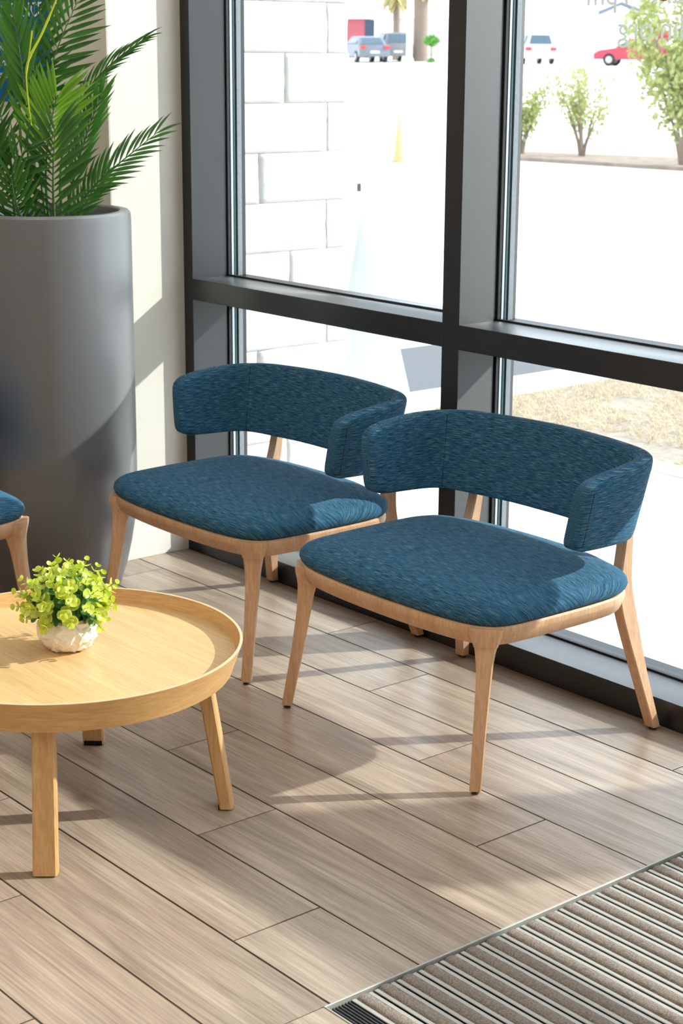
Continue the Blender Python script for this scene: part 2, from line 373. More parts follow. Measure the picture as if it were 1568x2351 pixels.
t = md.build('glass_sticker', M['vinyl_o'], loc=(1.795, 0.1738, 1.7195)); t.rotation_euler = (R(90), 0, 0)
tag(t, 'small round orange sticker beside the hours lettering on the glass', 'sticker')

# poster on the wall behind the palm
PX1, PZ0 = -0.252, 1.414
po = empty('poster', (PX1 - 0.40, -0.2635, PZ0)); tag(po, 'blue poster with white lettering on the cream wall behind the palm', 'poster')
MB().box(-0.41, 0.415, -0.006, 0.0, -0.012, 1.05).build('mount', M['acrylic'], po)
MB().box(-0.40, 0.40, -0.0085, -0.006, 0.0, 1.04).build('print', M['poster'], po)
RIN = (R(90), 0, 0)
for body, xx, zz, sz in (('CONFIDENCE', 0.365, 0.262, 0.062), ('who n', 0.09, 0.186, 0.036), ('who p', 0.16, 0.158, 0.036), ('and con', 0.14, 0.112, 0.036), ("s needs", 0.14, 0.074, 0.036)):
    text_mesh('lettering', body, sz, (xx, -0.0089, zz), RIN, M['postertxt'], po, 'RIGHT')
cm_ = MB(); cm_.lathe([(0.055, 0), (0.055, 0.0006)], 28); c_ = cm_.build('printed_disc', M['posterviolet'], po, loc=(0.30, -0.0088, 0.045)); c_.rotation_euler = (R(90), 0, 0)

# glowing ceiling panels, out of view, added as interior fill light
lm = MB(); lm.box(-0.6, 0.6, -0.3, 0.3, -0.012, 0.0)
lf = MB(); lf.box(-0.62, 0.62, -0.32, -0.3, -0.02, 0.0).box(-0.62, 0.62, 0.3, 0.32, -0.02, 0.0).box(-0.62, -0.6, -0.3, 0.3, -0.02, 0.0).box(0.6, 0.62, -0.3, 0.3, -0.02, 0.0)
first = None
for ix, lx in enumerate((-1.5, 1.0, 3.5, 6.0)):
    for iy, ly in enumerate((-1.4, -3.2, -5.0)):
        if first is None:
            first = empty('fill_light_panel', (lx, ly, CEIL)); lm.build('fill_emitter', M['fill_glow'], first); lf.build('frame', M['white'], first); o = first
        else:
            o = copy_tree(first); o.location = (lx, ly, CEIL)
        tag(o, 'unseen rectangular ceiling panel added as interior fill light', 'ceiling light', 'added fill panels over the lobby')

# ------------------------------------------------------------------ lounge chairs
def seat_outline(n=6):
    h = [(0.0,-0.308), (0.14,-0.304), (0.25,-0.292), (0.312,-0.270), (0.342,-0.232), (0.352,-0.16), (0.356,-0.05), (0.356,0.06), (0.346,0.135), (0.305,0.192), (0.18,0.228), (0.0,0.238)]
    pts = [(x, y, 0) for x, y in h] + [(-x, y, 0) for x, y in h[-2:0:-1]]
    return catmull(pts, n)
OUT = seat_outline()
NO = len(OUT)
ONRM = []
for i in range(NO):
    t_ = OUT[(i+1) % NO] - OUT[i-1]; ONRM.append(Vector((t_.y, -t_.x, 0)).normalized())
def off(d, z, s=1.0, cy=-0.03):
    r = []
    for p, n_ in zip(OUT, ONRM):
        q = p + n_*d
        r.append(Vector((q.x*s, (q.y - cy)*s + cy, z)))
    return r
def make_chair():
    t = empty('lounge_chair')
    # cushion
    spec = [(-0.006, 0.3735, 1), (0.003, 0.381, 1), (0.007, 0.392, 1), (0.004, 0.404, 1), (-0.006, 0.414, 1), (-0.02, 0.4215, 1), (0, 0.4275, 0.90), (0, 0.4345, 0.78), (0, 0.4395, 0.62), (0, 0.4425, 0.42), (0, 0.444, 0.2), (0, 0.4445, 0.02)]
    rings = [off(d, z, s) for d, z, s in spec]
    mb = MB(); mb.loft(rings)
    for i, p in enumerate(mb.v):
        k = i // NO; side = max(0.0, 0.4215 - p[2])
        mb.uv[i] = (p[0], p[1] - side*(1 if p[1] < 0 else -1))
    mb.build('seat_cushion', M['fabric'], t, smooth='all')
    # frame
    mb = MB(); mb.loft([off(-0.030, 0.329), off(-0.012, 0.3292), off(-0.0095, 0.331), off(0.0, 0.354), off(0.0015, 0.358), off(0.0015, 0.369), off(-0.003, 0.373), off(-0.02, 0.3733)])
    mb.build('seat_frame', M['beech'], t, smooth=True)
    # front legs: square section turned 45 degrees
    for s in (-1, 1):
        prof = [(0.334, -0.300, 0.009, 0.0155), (0.3335, -0.2995, 0.012, 0.0168), (0.320, -0.276, 0.16, 0.0195), (0.3135, -0.2635, 0.250, 0.0222), (0.311, -0.2595, 0.290, 0.0250), (0.3085, -0.2560, 0.315, 0.0292), (0.3075, -0.2540, 0.3285, 0.0325), (0.3065, -0.2530, 0.3287, 0.0345), (0.305, -0.251, 0.342, 0.0400), (0.304, -0.250, 0.356, 0.0455), (0.304, -0.250, 0.3705, 0.0465)]
        rings = []
        for x, y, z, r in prof:
            ring = []
            for k in range(4):
                a = math.pi/2*k
                for da in (-0.10, 0.10): ring.append((s*(x + r*math.cos(a+da)*0.99), y + r*math.sin(a+da)*0.99, z))
            rings.append(ring if s > 0 else ring[::-1])
        lg = MB().loft(rings).build('leg', M['beech'], t, smooth=True)
        MB().lathe([(0.006, 0), (0.009, 0.001), (0.009, 0.004), (0.005, 0.0045), (0.005, 0.010)], 14, (s*0.334, -0.300, 0)).build('glide', M['glide'], lg, smooth=True)
        sect = catmull([(0.331,0.284,0.009), (0.302,0.250,0.150), (0.274,0.217,0.295), (0.262,0.219,0.365), (0.255,0.235,0.440), (0.252,0.246,0.500), (0.251,0.256,0.560), (0.251,0.264,0.625)], 4, False)
        wid = catmull([(0.025,0,0), (0.034,0,0), (0.050,0,0), (0.042,0,0), (0.031,0,0), (0.025,0,0), (0.023,0,0), (0.020,0,0)], 4, False)
        rings = []
        for p, q in zip(sect, wid):
            xi, xo, yf, yb = p.x-0.0155, p.x+0.0155, p.y, p.y+q.x; c = 0.003
            rings.append([(s*xi, yf+c, p.z), (s*(xi+c), yf, p.z), (s*(xo-c), yf, p.z), (s*xo, yf+c, p.z), (s*xo, yb-c, p.z), (s*(xo-c), yb, p.z), (s*(xi+c), yb, p.z), (s*xi, yb-c, p.z)])
        lg = MB().loft(rings).build('leg', M['beech'], t, smooth=True)
        MB().lathe([(0.006, 0), (0.009, 0.001), (0.009, 0.004), (0.005, 0.0045), (0.005, 0.010)], 14, (s*0.331, 0.2965, 0)).build('glide', M['glide'], lg, smooth=True)
    # backrest: a padded band swept round the back
    hp = [(0.352,-0.034), (0.352,0.02), (0.350,0.08), (0.345,0.135), (0.331,0.182), (0.300,0.214), (0.24,0.236), (0.12,0.256), (0.0,0.262)]
    path = catmull([(x, y, 0) for x, y in hp] + [(-x, y, 0) for x, y in hp[-2::-1]], 7, False)
    L = [0.0]
    for i in range(1, len(path)): L.append(L[-1] + (path[i]-path[i-1]).length)
    tot = L[-1]
    def lerp(tab, x):
        for (a, va), (b2, vb) in zip(tab, tab[1:]):
            if x <= b2: return va + (vb-va)*(x-a)/(b2-a)
        return tab[-1][1]
    zt = [(0, 0.622), (0.004, 0.643), (0.012, 0.656), (0.03, 0.666), (0.07, 0.675), (0.16, 0.684), (0.30, 0.690), (0.6, 0.693)]
    zb = [(0, 0.535), (0.004, 0.519), (0.012, 0.509), (0.03, 0.503), (0.08, 0.500), (0.2, 0.496), (0.35, 0.492), (0.6, 0.490)]
    th = [(0, 0.026), (0.002, 0.037), (0.006, 0.044), (0.014, 0.048), (0.03, 0.049), (0.1, 0.048), (0.6, 0.046)]
    # denser sampling at the tips
    samp = [0, 0.002, 0.005, 0.010, 0.018, 0.03] + [0.03 + (tot-0.06)*k/64 for k in range(1, 64)] + [tot-0.03, tot-0.018, tot-0.010, tot-0.005, tot-0.002, tot]
    def at(u):
        for i in range(1, len(path)):
            if u <= L[i] + 1e-9:
                f_ = (u - L[i-1])/(L[i]-L[i-1]); return path[i-1].lerp(path[i], f_), (path[i]-path[i-1]).normalized()
        return path[-1], (path[-1]-path[-2]).normalized()
    mb = MB(); NS = 20; rings = []; uvs = []
    def surf(u, ang_i):
        p, tg = at(u); d = min(u, tot-u); nrm = Vector((tg.y, -tg.x, 0))   # outward
        z1, z0, w_ = lerp(zt, d), lerp(zb, d), lerp(th, d)/2
        return p, nrm, z0, z1, w_
    for u in samp:
        p, nrm, z0, z1, w_ = surf(u, 0)
        hh = (z1-z0)/2; zc = (z0+z1)/2; ring = []
        for k in range(NS):
            a = 2*math.pi*k/NS
            ex = 2/7.0
            cx_ = math.copysign(abs(math.cos(a))**ex, math.cos(a)); cz_ = math.copysign(abs(math.sin(a))**(2/9.0), math.sin(a))
            z = zc + hh*cz_
            q = p + nrm*(w_*cx_)
            lean = (z - 0.595)
            q = q + nrm*(lean*0.17)
            ring.append((q.x, q.y + lean*0.06, z)); mb.uv[len(rings)*NS + k] = (u*1.0 + (0.31 if cx_ > 0 else 0), z)
        rings.append(ring)
    uvk = dict(mb.uv); mb.loft(rings); mb.uv = uvk
    br = mb.build('backrest', M['fabric'], t, smooth='all')
    # stitched seams: at both back corners (inner face) and along the wing tips
    for us in (0.245, tot-0.245):
        p, nrm, z0, z1, w_ = surf(us, 0); pts = []
        for k in range(9):
            z = z0 + 0.006 + (z1-z0-0.012)*k/8; lean = z-0.595
            q = p - nrm*(w_ - 0.0004) + nrm*(lean*0.17); pts.append((q.x, q.y + lean*0.06, z))
        MB().tube(pts, 0.0011, 5).build('seam', M['seam'], br)
    for us in (0.022, tot-0.022):
        p, nrm, z0, z1, w_ = surf(us, 0); pts = []
        for k in range(9):
            z = z0 + 0.012 + (z1-z0-0.03)*k/8; lean = z-0.595
            q = p + nrm*(w_ - 0.0004) + nrm*(lean*0.17); pts.append((q.x, q.y + lean*0.06, z))
        MB().tube(pts, 0.0011, 5).build('seam', M['seam'], br)
    return t
chA = make_chair(); chA.location = (1.72, -0.332, 0)
GRP = 'blue lounge chairs around the coffee table'
tag(chA, 'blue lounge chair in front of the middle mullion, nearest the entrance mat', 'chair', GRP)
chB = copy_tree(chA); chB.location = (0.859, -0.313, 0)
tag(chB, 'blue lounge chair beside the wall corner, between the planter and the other window chair', 'chair', GRP)
chC = copy_tree(chA); chC.location = (0.353, -1.245, 0); chC.rotation_euler = (0, 0, R(90))
tag(chC, 'blue lounge chair cut off by the left edge, behind the coffee table', 'chair', GRP)

# ------------------------------------------------------------------ coffee table
TC = Vector((1.54, -1.35, 0)); TT = 0.342
tb = empty('coffee_table', TC); tag(tb, 'round oak coffee table with a raised rim and four splayed legs', 'table')
n = 96
MB().lathe([(0.345, 0.312), (0.3615, TT)], n).build('tray_top', M['oak'], tb, smooth=True)
MB().lathe([(0.354, 0.308), (0.3765, 0.372), (0.3705, 0.372), (0.3605, TT-0.002), (0.345, 0.3115)], n, cap0=False, cap1=False).build('rim', M['oakrim'], tb, smooth=True)
MB().lathe([(0.3765, 0.3719), (0.3764, 0.3732), (0.3706, 0.3732), (0.3705, 0.3719)], n, cap0=False, cap1=False).build('rim_edge', M['edge'], tb)
for fx, fy in ((1.764, -1.094), (1.798, -1.560), (1.282, -1.127), (1.316, -1.593)):
    ft = Vector((fx, fy, 0)) - TC; tp = ft*0.86; rad = ft.normalized(); tan = Vector((-rad.y, rad.x, 0))
    def sec(c, z, a, b2, ch=0.004):
        pts = []
        for sa, sb, o1, o2 in ((1,1,0,1),(1,1,1,0),(-1,1,1,0),(-1,1,0,1),(-1,-1,0,1),(-1,-1,1,0),(1,-1,1,0),(1,-1,0,1)):
            pts.append(c + tan*(sa*(a - ch*o1)) + rad*(sb*(b2 - ch*o2)) + Vector((0, 0, z)))
        return pts
    lg = MB().loft([sec(ft, 0.003, 0.0245, 0.0145), sec(ft.lerp(tp, 0.5), 0.158, 0.0235, 0.015), sec(tp, 0.3115, 0.0225, 0.0155)]).build('leg', M['oakleg'], tb, smooth=True)
    MB().loft([sec(ft - rad*0.003, 0.0, 0.021, 0.0125), sec(ft - rad*0.003, 0.012, 0.021, 0.0125)]).build('felt_pad', M['felt'], lg)
    MB().loft([sec(ft - rad*0.0155, 0.001, 0.021, 0.0014, 0.0004), sec(ft - rad*0.0155, 0.012, 0.021, 0.0014, 0.0004)]).build('felt_pad', M['felt'], lg)

# ------------------------------------------------------------------ small potted plant on the table
rp_ = random.Random(11)
PB = Vector((1.512, -1.322, TT))
pp = empty('potted_plant', PB); tag(pp, 'lime green round leaved plant in a white faceted bowl on the coffee table', 'potted plant')
prof = [(0.030, 0.0), (0.040, 0.003), (0.048, 0.010), (0.055, 0.019), (0.0605, 0.029), (0.063, 0.039), (0.0635, 0.049), (0.062, 0.059), (0.059, 0.069), (0.056, 0.075), (0.053, 0.075), (0.055, 0.066)]
nb = 40; rings = []
for k, (r, z) in enumerate(prof):
    ring = []
    for i in range(nb):
        a = 2*math.pi*(i + 0.5*(k % 2))/nb; rr = r + (rp_.choice((-0.0032, 0.0, 0.0028)) if 1 <= k <= 8 else 0)
        ring.append((rr*math.cos(a), rr*math.sin(a), z + (rp_.uniform(-0.002, 0.002) if 1 < k < 8 else 0)))
    rings.append(ring)
bw = MB(); vs = [p for r in rings for p in r]; fs = []
for k in range(len(rings)-1):
    for i in range(nb):
        j = (i+1) % nb; a, b2, c2, d2 = k*nb+i, k*nb+j, (k+1)*nb+j, (k+1)*nb+i
        fs += [(a, b2, c2), (a, c2, d2)] if rp_.random() < 0.5 else [(a, b2, d2), (b2, c2, d2)]
fs.append(tuple(range(nb-1, -1, -1))); bw.add(vs, fs).build('bowl', M['ceramic'], pp)
MB().lathe([(0.002, 0.064), (0.0555, 0.066)], 20, cap0=True, cap1=False).build('moss_filling', M['green'], pp)
def disc_leaf(name, mat):
    mb = MB(); vs = [(0, 0.5, 0.0)]; n_ = 9
    for rr, z in ((0.30, 0.02), (0.5, 0.10)):
        for k in range(n_):
            a = 2*math.pi*k/n_; vs.append((rr*math.sin(a), 0.5 - rr*math.cos(a), z*(1 + 0.25*math.cos(2*a))))
    fs = [(0, 1+k, 1+(k+1) % n_) for k in range(n_)] + [(1+k, 1+n_+k, 1+n_+(k+1) % n_, 1+(k+1) % n_) for k in range(n_)]
    o = mb.add(vs, fs).build(name, mat, None, smooth='all', fix=False); me = o.data; bpy.data.objects.remove(o); return me
LF_L, LF_G = disc_leaf('leaf', M['lime']), disc_leaf('leaf', M['green'])
def basis(y, up):
    y = y.normalized(); x_ = y.cross(up)
    if x_.length < 1e-3: x_ = y.cross(Vector((1, 0.3, 0)))
    x_.normalize(); z_ = x_.cross(y)
    m = Matrix.Identity(3); m.col[0] = x_; m.col[1] = y; m.col[2] = z_
    return m
nsp = 56; todo = []
for s_ in range(nsp):
    u = (s_ + 0.5)/nsp; el = math.asin(1 - 1.34*u); az = s_*2.39996 + rp_.uniform(-0.2, 0.2)
    dr = Vector((math.cos(az)*math.cos(el), math.sin(az)*math.cos(el), math.sin(el)))
    ln = 0.089 + rp_.uniform(-0.010, 0.016)
    p0 = Vector((dr.x*0.02, dr.y*0.02, 0.066)); c = Vector((0, 0, 0.098))
    p3 = c + Vector((dr.x*ln*1.08, dr.y*ln*1.08, dr.z*ln*1.04)); p3.z = max(p3.z, 0.032)
    p1 = Vector((p0.x + dr.x*0.035, p0.y + dr.y*0.035, 0.10 + 0.03*max(0, dr.z)))
    pts = [((1-t)**2*p0 + 2*t*(1-t)*p1 + t*t*p3) for t in [k/6 for k in range(7)]]
    st = MB().tube(pts, [0.0013]*6 + [0.0006], 4).build('sprig', M['sprig'], pp)
    for k, tt in enumerate((0.45, 0.62, 0.77, 0.90, 1.0)):
        pos = (1-tt)**2*p0 + 2*tt*(1-tt)*p1 + tt*tt*p3; tg = (2*(1-tt)*(p1-p0) + 2*tt*(p3-p1)).normalized()
        sz = (0.026, 0.0225, 0.0195, 0.0165, 0.0125)[k]*rp_.uniform(0.88, 1.15); a0 = k*math.pi/2 + rp_.uniform(-0.4, 0.4)
        b3 = basis(tg, Vector((0, 0, 1)))
        for sd in (0, math.pi):
            sv = b3.col[0]*math.cos(a0+sd) + b3.col[2]*math.sin(a0+sd)
            yv = (sv*0.80 + tg*(0.50 + 0.3*(k == 4))).normalized(); nv = (tg - yv*tg.dot(yv)).normalized()
            xv = yv.cross(nv); m4 = Matrix.Identity(4)
            for r_ in range(3):
                m4[r_][0] = xv[r_]*sz; m4[r_][1] = yv[r_]*sz; m4[r_][2] = nv[r_]*sz; m4[r_][3] = pos[r_]
            g_ = k == 0 or (k == 1 and rp_.random() < 0.35)
            todo.append((pos.dot(Vector((0.74, -0.62, 0.25))), LF_G if g_ else LF_L, st, m4))
todo.sort(key=lambda q_: -q_[0]); rest_ = {}
for k, (d_, me_, st, m4) in enumerate(todo):
    if k < 300: inst('leaf', me_, st, m4)
    else: rest_.setdefault(me_.name, (me_, MB()))[1].add([m4 @ v.co for v in me_.vertices], [tuple(p_.vertices) for p_ in me_.polygons])
for me_, mb_ in rest_.values():
    mb_.build('leaves', me_.materials[0], pp, smooth='all', fix=False)['kind'] = 'stuff'

# ------------------------------------------------------------------ tall planter with palm
PC = Vector((0.14, -0.545, 0))
pl = empty('planter', PC); tag(pl, 'tall grey satin cylinder planter standing in the wall corner', 'planter')
MB().lathe([(0.180, 0.0), (0.196, 0.012), (0.215, 0.07), (0.231, 0.14), (0.243, 0.21), (0.2495, 0.29), (0.2515, 0.38), (0.2515, 1.105), (0.2495, 1.1235), (0.243, 1.130), (0.222, 1.130), (0.2165, 1.126), (0.214, 1.115), (0.212, 1.03)], 96, cap1=False).build('shell', M['planter'], pl, smooth=True)
MB().lathe([(0.213, 1.045), (0.10, 1.052), (0.005, 1.055)], 48, cap0=False).build('soil', M['soil'], pl, smooth=True)
pa = empty('palm', PC + Vector((0, 0, 1.05))); tag(pa, 'green artificial palm with arching feather fronds in the grey planter', 'palm')
ER, EF = Vector((0.641, 0.767, 0)), Vector((-0.767, 0.641, 0))
def pt(px, py, wd):   # lateral offset, height, depth offset around the planter axis (metres via the photo's local scale)
    k = 1 + wd/5.0; h_ = (497 - py)/829.0*k
    return ER*((px - 99.6 + 31*h_)/791.0*k - 0.177*wd) + EF*wd + Vector((0, 0, 0.06 + h_ - 0.053*wd))
def leaflet(name, mat, wr=0.085):
    mb = MB(); vs = []; fs = []; n_ = 6
    wd = [0.10, 0.62, 0.95, 1.0, 0.82, 0.45, 0.03]; bend = [0, 0.012, 0.02, 0.016, 0.0, -0.035, -0.085]
    for k in range(n_+1):
        y = k/n_; hw = wr*wd[k]/1.0*0.5
        vs += [(-hw, y, bend[k] + hw*0.5), (0, y, bend[k]), (hw, y, bend[k] + hw*0.5)]
    for k in range(n_):
        b2 = 3*k; fs += [(b2, b2+1, b2+4, b2+3), (b2+1, b2+2, b2+5, b2+4)]
    o = mb.add(vs, fs).build(name, mat, None, smooth='all', fix=False); me = o.data; bpy.data.objects.remove(o); return me
LM = {k: leaflet('leaflet', M[k]) for k in ('palm_dark', 'palm_mid', 'palm_light')}
rf = random.Random(5)
LEAFLETS = [0]; REST = {}
def frond(ctrl, Ln, ang, face, mat, n_leaf=11, t0=0.30, droop=0.15, lift=0.0):
    n_leaf = int(n_leaf*1.3)
    P = [pt(*c) for c in ctrl]
    def bz(t): return (1-t)**3*P[0] + 3*t*(1-t)**2*P[1] + 3*t*t*(1-t)*P[2] + t**3*P[3]
    def bt(t): return (3*(1-t)**2*(P[1]-P[0]) + 6*t*(1-t)*(P[2]-P[1]) + 3*t*t*(P[3]-P[2])).normalized()
    fr = MB().tube([bz(k/14) for k in range(15)], [0.0048*(1 - 0.8*k/14) for k in range(15)], 6).build('frond', M['rachis'], pa, smooth=True)
    fv = Vector(face).normalized()
    for k in range(n_leaf):
        for sd in (-1, 1):
            t = t0 + (0.99 - t0)*((k + (0.25 if sd > 0 else 0)) / (n_leaf - 0.6)); t = min(t, 0.995)
            pos = bz(t); tg = bt(t); side = tg.cross(fv).normalized()*sd; nv = side.cross(tg)*sd
            s_ = (t - t0)/(1 - t0); ln = Ln*(0.62 + 0.55*math.sin(math.pi*(0.18 + 0.72*s_)))*rf.uniform(0.9, 1.1)
            a = R(ang)*(1.15 - 0.65*s_**2) * rf.uniform(0.9, 1.1)
            yv = (tg*math.cos(a) + side*math.sin(a) + nv*lift + Vector((0, 0, -droop*rf.uniform(0.6, 1.4)))).normalized()
            xv = yv.cross(nv).normalized(); zv = xv.cross(yv); m4 = Matrix.Identity(4)
            ww = max(ln, 0.08)*1.2
            for r_ in range(3):
                m4[r_][0] = xv[r_]*ww; m4[r_][1] = yv[r_]*ln; m4[r_][2] = zv[r_]*ln; m4[r_][3] = pos[r_]
            if LEAFLETS[0] < 300:
                inst('leaflet', LM[mat], fr, m4); LEAFLETS[0] += 1
            else:
                REST.setdefault(mat, MB()).add([m4 @ v.co for v in LM[mat].vertices], [tuple(p_.vertices) for p_ in LM[mat].polygons])
CAMF = (0.77, -0.60, 0.22)
frond([(125,530,-.12),(120,440,-.14),(118,370,-.15),(126,285,-.15)], .125, 42, CAMF, 'palm_dark', 12, .12)
frond([(115,520,-.04),(92,390,-.06),(112,270,-.08),(130,215,-.08)], .135, 44, CAMF, 'palm_light', 11, .38, .0)
frond([(110,520,0),(60,260,-.02),(115,130,-.04),(175,0,-.06)], .12, 46, CAMF, 'palm_dark', 12, .42, .12)
frond([(85,520,.05),(75,270,.06),(75,120,.06),(80,-30,.06)], .13, 46, CAMF, 'palm_dark', 11, .42, .02)
frond([(60,520,-.05),(75,290,-.06),(55,130,-.08),(15,-50,-.1)], .115, 24, CAMF, 'palm_mid', 12, .35, .0)
frond([(145,520,.02),(110,270,.03),(205,165,.03),(325,85,.02)], .082, 19, (0.5,-0.4,0.8), 'palm_dark', 13, .36, .05)
frond([(150,530,-.02),(185,430,-.02),(255,385,-.02),(358,296,-.02)], .095, 34, (0.6,-0.5,0.6), 'palm_dark', 13, .12, .0)
frond([(150,520,-.04),(160,410,-.05),(190,310,-.05),(232,205,-.05)], .085, 24, (0.9,-0.3,0.3), 'palm_mid', 12, .3, .0)
frond([(40,530,-.12),(28,450,-.15),(15,400,-.17),(62,325,-.17)], .10, 44, CAMF, 'palm_dark', 10, .2, .25)
frond([(20,530,-.05),(0,430,-.08),(-20,380,-.1),(-30,265,-.12)], .12, 40, CAMF, 'palm_dark', 10, .2, .05)
frond([(60,540,-.13),(45,490,-.17),(30,450,-.2),(25,395,-.21)], .10, 38, CAMF, 'palm_dark', 9, .1, .1)
frond([(170,530,.0),(190,470,.02),(212,430,.03),(240,395,.05)], .07, 30, CAMF, 'palm_mid', 8, .15, .0)
frond([(40,520,0),(30,330,0),(0,210,0),(-60,120,0)], .12, 44, CAMF, 'palm_dark', 8, .4, .1)
for k_, mb_ in REST.items():
    mb_.build('leaflets', M[k_], pa, smooth='all', fix=False)['kind'] = 'stuff'
sp_ = [pt(78,330,-.10), pt(62,200,-.14), pt(64,135,-.16), pt(95,70,-.16), pt(128,-8,-.16)]
MB().tube(catmull(sp_, 5, False), [0.002]*8 + [0.0036]*6 + [0.0032]*4 + [0.002]*3, 6).build('spear_leaf', M['spear'], pa, smooth=True)
MB().tube(catmull([pt(62,148,-.155), pt(69,100,-.16), pt(73,63,-.16)], 4, False), 0.0022, 5).build('spear_leaf', M['spear'], pa, smooth=True)

# ------------------------------------------------------------------ entrance mat
mat_ = empty('entrance_mat', (MX0, MY0, 0)); tag(mat_, 'recessed entrance mat of brown carpet strips and aluminium rails', 'mat')
LX, LY = MX1-MX0, MY1-MY0
for nm, (x0, x1, y0, y1) in (('edge_trim', (0, 0.004, 0, LY)), ('edge_trim', (0.004, LX, 0, 0.004)), ('edge_trim', (LX-0.004, LX, 0.004, LY)), ('edge_trim', (0.004, LX-0.004, LY-0.004, LY))):
    MB().box(x0, x1, y0, y1, -0.026, 0.0012).build(nm, M['alu'], mat_, bevel=0.0006, seg=1)
MB().box(0.004, LX-0.004, 0.004, LY-0.004, -0.029, -0.024).build('well', M['matgap'], mat_)
rb = None
for k in range(8):
    yy = 0.009 + k*0.0071
    if rb is None:
        rb = MB().prism([(-0.0026, -0.024), (0.0026, -0.024), (0.0022, -0.009), (0.0012, -0.0062), (-0.0012, -0.0062), (-0.0022, -0.009)], 0.006, LX-0.006).build('rubber_rib', M['rib'], mat_); rb.location = (0, yy, 0)
    else: inst('rubber_rib', rb.data, mat_, loc=(0, yy, 0))
cp = rl = None
PIT = 0.0516; y = 0.0785
rc = random.Random(8)
def carpet_mesh():
    nx = 260; prof = [(-0.0135, -0.012), (-0.0135, -0.004), (-0.0115, 0.0), (-0.006, 0.0016), (0, 0.002), (0.006, 0.0016), (0.0115, 0.0), (0.0135, -0.004), (0.0135, -0.012)]
    rings = []
    for i in range(nx+1):
        x_ = 0.012 + (LX-0.024)*i/nx
        rings.append([(x_, py_ + rc.uniform(-.0006, .0006), pz - 0.002 + (rc.uniform(-.0012, .0012) if 0 < j < 8 else 0)) for j, (py_, pz) in enumerate(prof)])
    return MB().loft(rings, closed=False, cap0=False, cap1=False)
while y < LY - 0.02:
    if cp is None:
        cp = carpet_mesh().build('carpet_strip', M['carpet'], mat_, smooth='all', fix=False); cp.location = (0, y, 0)
        rl = MB().box(0.009, LX-0.009, -0.0046, 0.0046, -0.0060, -0.0035).build('aluminium_rail', M['alu'], mat_, bevel=0.0008, seg=1); rl.location = (0, y-0.0185, 0)
    else:
        inst('carpet_strip', cp.data, mat_, loc=(rc.uniform(-.002, .002), y, 0)); inst('aluminium_rail', rl.data, mat_, loc=(0, y-0.0185, 0))
    inst('aluminium_rail', rl.data, mat_, loc=(0, y+0.0185, 0))
    y += PIT

# ------------------------------------------------------------------ outdoors: ground
SS = lambda x, y: -0.766*x + 0.643*y
def gz_(x, y):
    return -0.03 + 0.0125*max(0.0, SS(x, y) - 4.0)
lot = MB(); nx, ny = 60, 60
xs = [-130 + 190*i/nx for i in range(nx+1)]; ys = [0.215] + [4.0 + 150*((j-1)/(ny-1))**1.6 for j in range(1, ny+1)]
lot.add([(x_, y_, gz_(x_, y_) - (0.02 if y_ < 5 else 0)) for y_ in ys for x_ in xs], [(j*(nx+1)+i, j*(nx+1)+i+1, (j+1)*(nx+1)+i+1, (j+1)*(nx+1)+i) for j in range(ny) for i in range(nx)])
struct(lot.build('parking_lot', M['lot'], fix=False))
struct(MB().box(-1.25, 12, 0.212, 2.10, -0.3, -0.02).build('walkway', M['concrete']))
struct(MB().box(-2.58, -1.52, 0.212, 3.85, -0.3, -0.022).build('asphalt_strip', M['asphalt']))
cb = struct(MB().box(-1.52, -1.25, 0.212, 4.25, -0.3, 0.0).build('curb', M['curb'], bevel=0.02))
struct(MB().box(-1.25, 12, 2.10, 2.22, -0.3, -0.004).build('curb', M['curb'], bevel=0.012))
struct(MB().box(-1.52, 12, 4.25, 4.45, -0.3, 0.0).build('curb', M['curb'], bevel=0.02))
struct(MB().box(-1.25, 12, 2.22, 4.25, -0.3, -0.03).build('planting_bed', M['dirt']))
rg = random.Random(21); g = MB()
def blade(g, x, y, z, h, wd, lean, az):
    d = Vector((math.cos(az), math.sin(az), 0)); s = Vector((-d.y, d.x, 0))*wd
    p0 = Vector((x, y, z)); p1 = p0 + d*lean*0.4 + Vector((0, 0, h*0.7)); p2 = p0 + d*lean + Vector((0, 0, h))
    g.add([p0-s, p0+s, p1+s*0.7, p1-s*0.7, p2], [(0, 1, 2, 3), (3, 2, 4)])
for k in range(26000):
    x_, y_ = rg.uniform(-1.24, 2.2), rg.uniform(2.23, 4.24)
    if mnoise.noise(Vector((x_*2.3, y_*2.3, 1.7))) < -0.30: continue
    blade(g, x_, y_, -0.032, rg.uniform(0.004, 0.042), rg.uniform(0.0009, 0.0019), rg.uniform(0.02, 0.10), rg.uniform(0, 6.28))
tag(g.build('dry_grass', M['straw'], fix=False), 'straw coloured dry grass covering the bed beyond the window', 'grass', kind='stuff')
g = MB()
for k in range(200):
    cx_, cy_ = rg.choice(((-0.98, 2.33), (0.30, 2.75), (-1.12, 2.26)))
    x_, y_ = cx_ + rg.gauss(0, 0.08), max(2.225, cy_ + rg.gauss(0, 0.06))
    if x_ < -1.24: continue
    blade(g, x_, y_, -0.032, rg.uniform(0.02, 0.07), 0.0012, rg.uniform(0.02, 0.09), rg.uniform(0, 6.28))
tag(g.build('green_grass', M['palm_light'], fix=False), 'few green grass tufts sprouting in the dry bed', 'grass', kind='stuff')

